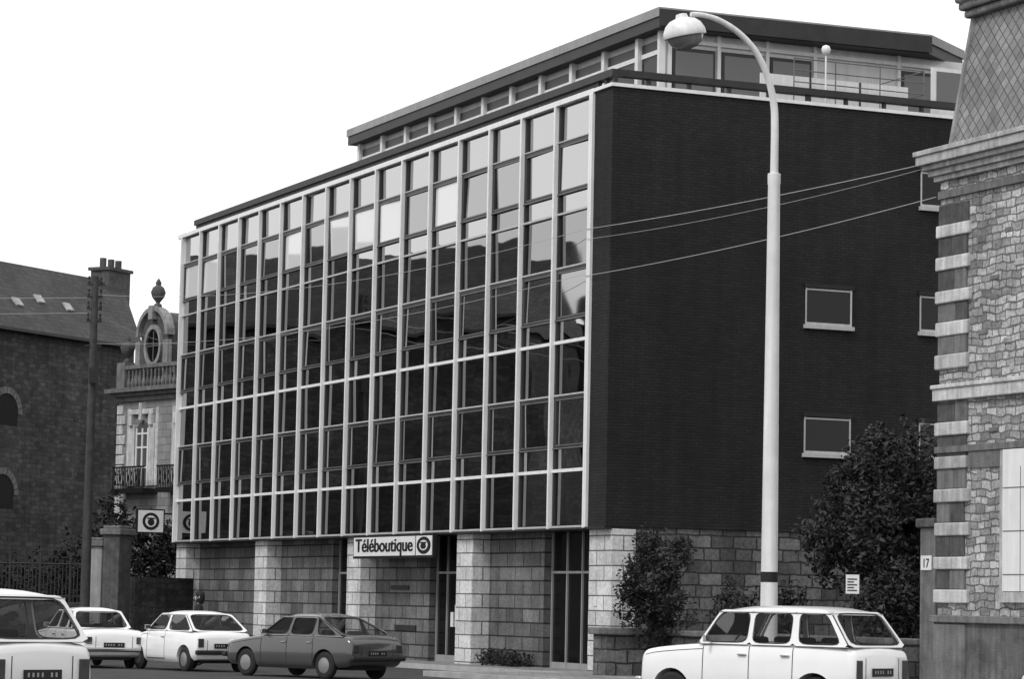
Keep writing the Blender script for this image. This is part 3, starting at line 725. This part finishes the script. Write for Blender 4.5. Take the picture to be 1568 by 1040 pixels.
# ------------------------------------------------------------------ cars
def lerp(a,b,t): return a+(b-a)*t
def car(X,Y,a,S,paint,rise=0):
    root=empty('parked_car',X,Y,gz(Y)+rise,R(a-90))
    L=S['L']; ofx=-L/2
    st=S['st']
    def ring(x,zb,zt,hw):
        h=zt-zb
        half=[(hw*.88,zb),(hw*.97,zb+.07),(hw*.995,zb+.22*h),(hw,zb+.45*h),(hw*.992,zb+.70*h),(hw*.975,zt-.07),(hw*.95,zt-.03),(hw*.91,zt-.008),(hw*.85,zt),(hw*.4,zt+.022)]
        r=[(x+ofx,y,z) for y,z in half]+[(x+ofx,0,zt+.03)]+[(x+ofx,-y,z) for y,z in reversed(half)]
        return r
    sts=[]
    for i in range(len(st)-1):
        p0=st[max(i-1,0)];p1=st[i];p2=st[i+1];p3=st[min(i+2,len(st)-1)]
        for k in range(3):
            t=k/3.; q=[]
            q.append(lerp(p1[0],p2[0],t))
            for c in (1,2,3):
                d=p2[0]-p1[0]; m1=(p2[c]-p0[c])/max(p2[0]-p0[0],1e-3)*d; m2=(p3[c]-p1[c])/max(p3[0]-p1[0],1e-3)*d
                if (p2[c]-p1[c])==0: m1=m2=0
                q.append((2*t**3-3*t*t+1)*p1[c]+(t**3-2*t*t+t)*m1+(-2*t**3+3*t*t)*p2[c]+(t**3-t*t)*m2)
            sts.append(tuple(q))
    sts.append(st[-1])
    mb=MB(); rs=[ring(*q) for q in sts]; n=len(rs[0]); vs=[p for r in rs for p in r]; fs=[]
    for i in range(len(rs)-1):
        for k in range(n): fs.append((i*n+k,(i+1)*n+k,(i+1)*n+(k+1)%n,i*n+(k+1)%n))
    fs+= [tuple(range(n)),tuple(reversed(range((len(rs)-1)*n,len(rs)*n)))]
    mb.add(vs,fs); body=mb.build('body',paint,root,uv=False)
    wr_=S['wr']; cu_=MB()
    for wx in S['wx']: cu_.tube([(wx+ofx,-1.2,wr_),(wx+ofx,1.2,wr_)],wr_+.055,28)
    co_=cu_.build('cut','dark',root,uv=False)
    md=body.modifiers.new('bo','BOOLEAN'); md.operation='DIFFERENCE'; md.object=co_; md.solver='EXACT'
    bpy.context.view_layer.update()
    me=bpy.data.meshes.new_from_object(body.evaluated_get(bpy.context.evaluated_depsgraph_get()))
    body.modifiers.clear(); body.data=me; bpy.data.objects.remove(co_)
    me.polygons.foreach_set('use_smooth',[True]*len(me.polygons)); me.set_sharp_from_angle(angle=R(38))
    ub=MB(); ub.box(ofx+.25,ofx+L-.25,-.5,.5,.2,.75); ub.build('underbody','plastic',root)
    def hwat(x):
        for (x0,zb0,zt0,h0),(x1,zb1,zt1,h1) in zip(sts[:-1],sts[1:]):
            if x0<=x<=x1:
                t=(x-x0)/max(x1-x0,1e-6); return lerp(zb0,zb1,t),lerp(zt0,zt1,t),lerp(h0,h1,t)
        return st[-1][1:]
    def sidepts(x,e=.004):
        zb,zt,hw=hwat(x); h=zt-zb
        return [(hw*.97+e,zb+.07),(hw*.995+e,zb+.22*h),(hw+e,zb+.45*h),(hw*.992+e,zb+.7*h),(hw*.975+e,zt-.07),(hw*.95+e,zt-.03)]
    ln=MB()
    for x in S['doors']:
        for sg_ in (-1,1):
            p0=sidepts(x-.006); p1=sidepts(x+.006)
            for j in range(5):
                q=[(x-.006+ofx,sg_*p0[j][0],p0[j][1]),(x+.006+ofx,sg_*p1[j][0],p1[j][1]),(x+.006+ofx,sg_*p1[j+1][0],p1[j+1][1]),(x-.006+ofx,sg_*p0[j+1][0],p0[j+1][1])]
                ln.poly(q)
    for sg_ in (-1,1):
        xs=[lerp(S['doors'][0],S['doors'][-1],t/6) for t in range(7)]
        for x0,x1 in zip(xs[:-1],xs[1:]):
            a0=sidepts(x0);a1=sidepts(x1)
            ln.poly([(x0+ofx,sg_*(a0[0][0]+.004),a0[0][1]),(x1+ofx,sg_*(a1[0][0]+.004),a1[0][1]),(x1+ofx,sg_*(a1[0][0]+.004),a1[0][1]+.02),(x0+ofx,sg_*(a0[0][0]+.004),a0[0][1]+.02)])
        xs=[lerp(.12,S['doors'][0],t/6) for t in range(7)]
        for x0,x1 in zip(xs[:-1],xs[1:]):
            a0=sidepts(x0);a1=sidepts(x1)
            ln.poly([(x0+ofx,sg_*a0[4][0],a0[4][1]-.006),(x1+ofx,sg_*a1[4][0],a1[4][1]-.006),(x1+ofx,sg_*a1[4][0],a1[4][1]+.003),(x0+ofx,sg_*a0[4][0],a0[4][1]+.003)])
    zbL,ztL,hwL=st[-1][1:]
    e=L+ofx+.004
    for s_ in (-1,1): ln.box(e-.004,e,s_*hwL*.62-.005,s_*hwL*.62+.005,zbL+.10,ztL-.01)
    ln.box(e-.004,e,-hwL*.62,hwL*.62,zbL+.09,zbL+.10)
    ln.build('panel_gaps','plastic',root,uv=False)
    hd=MB()
    for x in S['handles']:
        zb,zt,hw=hwat(x)
        for sg_ in (-1,1): hd.box(x-.07+ofx,x+.07+ofx,sg_*(hw*.985),sg_*(hw+.02),zt-.16,zt-.135)
    hd.build('door_handles','chrome',root,bevel=.006)
    xa,xb,xc,xd,zb,zr,wb,wt=S['gh']
    def pt(x,z,sg_,e=0):
        t=(z-zb)/(zr-zb); return (x+ofx,sg_*(lerp(wb,wt,t)+e),z)
    gls=MB()
    c8=[pt(xa,zb,-1),pt(xd,zb,-1),pt(xd,zb,1),pt(xa,zb,1)]; t8=[pt(xb,zr,-1),pt(xc,zr,-1),pt(xc,zr,1),pt(xb,zr,1)]
    for i in range(4):
        j=(i+1)%4; gls.poly([c8[i],c8[j],t8[j],t8[i]])
    gls.build('windows','carglass',root,uv=False)
    pl=MB(); seal=MB()
    edges_b=[xa]+[ (p[0]+p[1])/2 for p in S['pill']]+[xd]
    edges_t=[xb]+[ (p[0]+p[1])/2+.01 for p in S['pill']]+[xc]
    for sg_ in (-1,1):
        for j in range(len(edges_b)-1):
            q=[pt(edges_b[j],zb,sg_),pt(edges_b[j+1],zb,sg_),pt(edges_t[j+1],zr,sg_),pt(edges_t[j],zr,sg_)]
            ln_=(edges_b[j+1]-edges_b[j]+edges_t[j+1]-edges_t[j])/2
            if sg_>0: q=[q[1],q[0],q[3],q[2]]
            pl.winring(q,.075/ln_+ (S.get('cx',0)/ln_ if j==len(edges_b)-2 else 0),.10,.014,.012,seal,ex=6)
    for (x0,x1,sg_) in ((xa,xb,-1),(xd,xc,1)):
        q=[(x0+ofx,-wb,zb),(x0+ofx,wb,zb),(x1+ofx,wt,zr),(x1+ofx,-wt,zr)]
        if sg_<0: q=[q[1],q[0],q[3],q[2]]
        pl.winring(q,.09,.10,.014,.012,seal,ex=7)
    seal.build('window_seals','plastic',root,uv=False)
    nx,ny=12,12; vs=[];fs=[]
    for i in range(nx+1):
        s=i/nx; x=lerp(xb-.035,xc+.045,s)
        for j in range(ny+1):
            v=-1+2*j/ny; f=(1-abs(v)**3.2)*(1-abs(2*s-1)**5*.85)
            vs.append((x+ofx,v*(wt+.022),zr-.022+.085*f+.012*(1-(2*s-1)**2)))
    for i in range(nx):
        for j in range(ny): k=i*(ny+1)+j; fs.append((k,k+ny+1,k+ny+2,k+1))
    rfm=MB(); rfm.add(vs,fs)
    rfm.box(xb-.03+ofx,xc+.04+ofx,-(wt+.018),wt+.018,zr-.04,zr-.024)
    rfm.build('roof',paint,root,smooth=40,uv=False)
    pl.build('pillars',paint,root,uv=False)
    gt=MB()
    for sg_ in (-1,1):
        gt.tube([(xb+ofx-.02,sg_*(wt+.024),zr-.026),(xc+ofx+.03,sg_*(wt+.024),zr-.026)],.009,6)
        gt.tube([pt(xa,zb+.004,sg_,.02),pt(xd,zb+.004,sg_,.02)],.007,6)
    gt.build('gutter_trim','chrome',root)
    wp=MB()
    for yy in (-.35,.1): wp.tube([(xa-.02+ofx,yy,zb+.03),(lerp(xa,xb,.35)+ofx-.02,yy+.3,lerp(zb,zr,.35)+.02)],.008,5)
    wp.build('wipers','plastic',root)
    bz=S.get('bz',.40); hw=S['st'][4][3]
    bm=MB()
    for x0,x1 in ((-.07,.05),(L-.04,L+.08)):
        bm.box(x0+ofx,x1+ofx,-hw*.95,hw*.95,bz,bz+.10)
    bm.build('bumpers',S.get('bm','chrome'),root,bevel=.03)
    tl=MB(); zr2=S.get('tlz',.62)
    zb_,zt_,hwr=hwat(L-.02)
    for sg_ in (-1,1): tl.box(L-.05+ofx,L+.018+ofx,sg_*hwr*.74,sg_*hwr*.94,zr2,zr2+S.get('tlh',.16))
    tl.build('tail_lamps','lampred',root,bevel=.01)
    pz=S.get('pz',.60)
    pp=MB(); pp.box(L-.05+ofx,L+.022+ofx,-.25,.25,pz,pz+.11); pp.build('number_plate',S.get('plate','black'),root)
    pp=MB()
    for j in range(7): 
        if j in (4,): continue
        pp.box(L+.022+ofx,L+.024+ofx,-.21+j*.062,-.185+j*.062,pz+.035,pz+.08)
    pp.build('plate_digits','fascia',root)
    hl=MB()
    for sg_ in (-1,1): hl.tube([(-.02+ofx,sg_*hwr*.72,.68),(.1+ofx,sg_*hwr*.72,.68)],.09,14)
    hl.build('headlamps','lampclear',root)
    gr=MB(); gr.box(-.012+ofx,.05+ofx,-hwr*.5,hwr*.5,.6,.75); gr.build('grille','plastic',root)
    ty=MB(); hb=MB(); r=wr_
    for wx in S['wx']:
        for sg_ in (-1,1):
            y0=sg_*(hw-.17); y1=sg_*(hw-.02)
            ty.tube([(wx+ofx,y0,r),(wx+ofx,y0+sg_*.02,r),(wx+ofx,y1-sg_*.03,r),(wx+ofx,y1,r)],[r*.85,r,r,r*.86],24)
            hb.tube([(wx+ofx,y1-sg_*.03,r),(wx+ofx,y1+sg_*.002,r),(wx+ofx,y1+sg_*.016,r)],[r*.60,r*.57,r*.25],18)
    ty.build('tyres','tyre',root,smooth=35,uv=False); hb.build('hubcaps','hub',root,smooth=25,uv=False)
    it=MB()
    for x in (xb+.35,xb+1.15):
        for sg_ in (-.33,.33):
            it.box(x+ofx,x+.13+ofx,sg_-.2,sg_+.2,.5,zb+.12)
    it.box(xb+1.16+ofx,xb+1.27+ofx,-.12,.12,.5,zb+.06)
    it.box(xa+.1+ofx,xa+.35+ofx,-wb*.95,wb*.95,zb-.1,zb+.03)
    it.build('seats_and_dash','seat',root,bevel=.04)
    w_=MB(); ringp=[]
    for k in range(17):
        an=2*math.pi*k/16; ringp.append((xa+.48+ofx+.07*math.sin(an),-.33+.18*math.cos(an),zb+.02+.16*math.sin(an)))
    w_.tube(ringp,.012,6); w_.build('steering_wheel','plastic',root)
    fl=MB(); fl.box(xa+.12+ofx,xd-.1+ofx,-wb*.93,wb*.93,zb+.028,zb+.036); fl.build('interior_trim','seat',root)
    mr=MB(); mr.box(xa+.2+ofx,xa+.25+ofx,-wb-.17,-wb-.03,zb+.03,zb+.13); mr.build('wing_mirror','chrome',root,bevel=.01)
    return root
estate=dict(L=3.66,wr=.29,wx=(.60,3.02),
  st=[(0,.36,.72,.60),(.05,.30,.84,.67),(.18,.26,.90,.70),(.6,.24,.95,.72),(1.08,.22,.985,.735),(1.5,.22,1.0,.742),(2.6,.22,1.0,.742),(3.3,.25,.985,.725),(3.52,.28,.97,.71),(3.62,.32,.93,.69),(3.66,.38,.86,.66)],
  gh=(1.06,1.40,3.22,3.58,.985,1.465,.70,.61),pill=((1.90,1.98),(2.62,2.70)),doors=(1.16,1.95,2.68),handles=(1.84,2.56),tlz=.56,tlh=.26,cx=.08,plate='black')
hatch=dict(L=3.52,wr=.28,wx=(.62,2.98),
  st=[(0,.36,.66,.62),(.06,.28,.76,.70),(.25,.24,.80,.735),(.7,.22,.86,.75),(1.05,.2,.905,.76),(1.5,.2,.92,.765),(2.5,.2,.925,.765),(3.1,.24,.91,.75),(3.38,.27,.89,.735),(3.48,.30,.82,.71),(3.52,.36,.74,.68)],
  gh=(.98,1.52,2.72,3.36,.905,1.31,.70,.57),pill=((1.98,2.06),),doors=(1.1,2.02),handles=(1.92,),bm='plastic',plate='black',tlz=.56,tlh=.2,cx=.06,pz=.54)
fast=dict(L=4.05,wr=.29,wx=(.75,3.25),
  st=[(0,.38,.62,.66),(.08,.28,.72,.74),(.3,.24,.77,.78),(.8,.22,.84,.80),(1.2,.2,.885,.81),(1.6,.2,.90,.815),(2.7,.2,.91,.815),(3.5,.24,.91,.80),(3.85,.27,.90,.785),(4.0,.32,.82,.76),(4.05,.38,.74,.73)],
  gh=(1.15,1.78,2.80,3.80,.895,1.31,.745,.58),pill=((2.05,2.12),(2.82,2.90)),doors=(1.25,2.08,2.9),handles=(1.98,2.78),bm='plastic',plate='black',tlz=.58,pz=.5,cx=.05)
sedan=dict(L=4.1,wr=.29,wx=(.75,3.2),
  st=[(0,.38,.68,.66),(.08,.28,.78,.74),(.3,.24,.82,.77),(.9,.22,.88,.785),(1.25,.2,.91,.79),(1.6,.2,.92,.79),(2.7,.2,.92,.79),(3.4,.22,.91,.78),(3.9,.27,.89,.765),(4.05,.32,.84,.74),(4.1,.38,.76,.72)],
  gh=(1.2,1.65,2.75,3.2,.91,1.34,.72,.58),pill=((2.0,2.08),(2.7,2.76)),doors=(1.3,2.04,2.8),handles=(1.95,2.65),plate='black',tlz=.58,pz=.5)
car(3.74,41.5,50,estate,'carwhite',rise=.06)
car(-6.15,31.5,50,estate,'carcream',rise=.02)
car(-4.15,63.5,46,fast,'cargrey')
car(-7.35,68.5,33,hatch,'carwhite')
car(-10.0,70.5,26,sedan,'carwhite')
car(8.15,36.0,50,hatch,'carwhite')

# ------------------------------------------------------------------ pedestrian
def person(X,Y,rz,h=1.70):
    root=empty('pedestrian',X,Y,gz(Y),rz)
    J=[];E=[];Rr=[]
    def add(p,r,par):
        J.append(p);Rr.append(r)
        if par is not None:E.append((par,len(J)-1))
        return len(J)-1
    pel=add((0,0,.95),.15,None); wa=add((0,.0,1.08),.125,pel); ch=add((0,-.01,1.28),.15,wa); nk0=add((0,0,1.42),.08,ch); nk=add((0,.01,1.48),.052,nk0)
    hd=add((0,.02,1.56),.085,nk); ht=add((0,.015,1.64),.08,hd)
    for s in (-1,1):
        sh=add((s*.17,0,1.38),.065,ch); el=add((s*.23,.03,1.12),.045,sh); wr=add((s*.24,.10*s,.88),.028,el); pa=add((s*.24,.12*s,.81),.03,wr)
        for f in range(4):
            q=add((s*.24,.12*s-.03+.02*f,.755),.009,pa); add((s*.235,.12*s-.03+.02*f,.70+.012*abs(f-1.5)),.008,q)
        q=add((s*.235,.12*s+.045,.79),.010,pa); add((s*.23,.12*s+.06,.75),.009,q)
        hp=add((s*.09,0,.88),.10,pel); kn=add((s*.10,.06*s,.50),.062,hp); an=add((s*.10,.02+.14*s,.09),.04,kn); add((s*.11,.16+.14*s,.035),.035,an)
    me=bpy.data.meshes.new('body'); me.from_pydata(J,E,[]); o=bpy.data.objects.new('body',me); COL.objects.link(o)
    m=o.modifiers.new('sk','SKIN'); m.use_smooth_shade=True
    for i,v in enumerate(me.skin_vertices[0].data): v.radius=(Rr[i],Rr[i]); v.use_root=(i==0)
    s=o.modifiers.new('ss','SUBSURF'); s.levels=2; s.render_levels=2
    bpy.context.view_layer.update()
    nm=bpy.data.meshes.new_from_object(o.evaluated_get(bpy.context.evaluated_depsgraph_get())); bpy.data.objects.remove(o)
    nm.materials.clear()
    for k in ('skin','coat','trouser','black'): nm.materials.append(M[k])
    for p in nm.polygons:
        c=p.center
        if c.z>1.45: i=0
        elif c.z<.08: i=3
        elif abs(c.x)>.18 and c.z<.87: i=0
        elif c.z<.88: i=2
        else: i=1
        p.material_index=i; p.use_smooth=True
    o=bpy.data.objects.new('body',nm); COL.objects.link(o); o.parent=root
    hb=MB(); vs=[];fs=[]
    n=16
    prof=[(.03,1.735),(.085,1.71),(.108,1.65),(.112,1.58),(.105,1.50),(.085,1.45)]
    for r,z in prof:
        for k in range(n):
            a=2*math.pi*k/n; y=-.015+math.sin(a)*r*1.12
            rr=r*(1 if math.sin(a)<.35 or z>1.66 else .72)
            vs.append((math.cos(a)*rr,min(y,.07 if z<1.66 else 9),z+.01*math.sin(3*a)))
    for i in range(len(prof)-1):
        for k in range(n): fs.append((i*n+k,(i+1)*n+k,(i+1)*n+(k+1)%n,i*n+(k+1)%n))
    fs.append(tuple(range(n))); hb.add(vs,fs); hb.build('hair','hair',root,smooth=80,uv=False)
    fc=MB(); fc.tube([(0,.095,1.60),(0,.125,1.565),(0,.10,1.555)],[.008,.016,.01],8); fc.build('nose','skin',root,smooth=80)
    fc=MB(); fc.box(-.025,.025,.095,.104,1.525,1.532)
    for s in (-1,1): fc.box(s*.033-.012,s*.033+.012,.09,.1,1.605,1.615)
    fc.build('eyes_and_mouth','hair',root)
    fc=MB()
    for s in (-1,1): fc.lathe([(.008,-.03),(.016,0),(.012,.028)],(s*.09,.01,1.59),8)
    fc.build('ears','skin',root,smooth=80)
    return root
pe=person(-7.72,74.0,R(105)); pe.scale=(1.08,1.08,1.08)

# ------------------------------------------------------------------ world & sun
w=bpy.data.worlds.new('World'); sc.world=w; w.use_nodes=True; nt=w.node_tree
bg=nt.nodes['Background']; sky=nt.nodes.new('ShaderNodeTexSky'); sky.sky_type='NISHITA'; sky.sun_disc=False
SE,SA=R(48),R(222)
sky.sun_elevation=SE; sky.sun_rotation=SA
bw2=nt.nodes.new('ShaderNodeRGBToBW'); nt.links.new(sky.outputs[0],bw2.inputs[0])
m1=nt.nodes.new('ShaderNodeMath'); m1.operation='MULTIPLY_ADD'; m1.inputs[1].default_value=.35; m1.inputs[2].default_value=8.3
nt.links.new(bw2.outputs[0],m1.inputs[0]); nt.links.new(m1.outputs[0],bg.inputs['Color']); bg.inputs['Strength'].default_value=.12
sd=bpy.data.lights.new('sun','SUN'); sd.energy=1.5; sd.angle=R(12)
so=bpy.data.objects.new('sun',sd); COL.objects.link(so)
dv=Vector((math.sin(SA)*math.cos(SE),math.cos(SA)*math.cos(SE),math.sin(SE)))
so.rotation_euler=dv.to_track_quat('Z','Y').to_euler(); so.location=(0,0,60)

# ------------------------------------------------------------------ camera
th=math.atan(403/4500.); rho=.02
fw=Vector((0,math.cos(th),math.sin(th))); rt=Vector((1,0,0)); upv=Vector((0,-math.sin(th),math.cos(th)))
Rv=(rt+rho*upv).normalized(); Uv=(upv-rho*rt).normalized()
cd=bpy.data.cameras.new('camera'); cd.lens=103.3; cd.sensor_width=36; cd.clip_start=.5; cd.clip_end=6000
cam=bpy.data.objects.new('camera',cd); COL.objects.link(cam)
mm=Matrix((( Rv.x,Uv.x,-fw.x,0),(Rv.y,Uv.y,-fw.y,0),(Rv.z,Uv.z,-fw.z,1.6),(0,0,0,1))); cam.matrix_world=mm
sc.camera=cam
sc.view_settings.view_transform='Standard'; sc.view_settings.look='None'; sc.view_settings.exposure=0
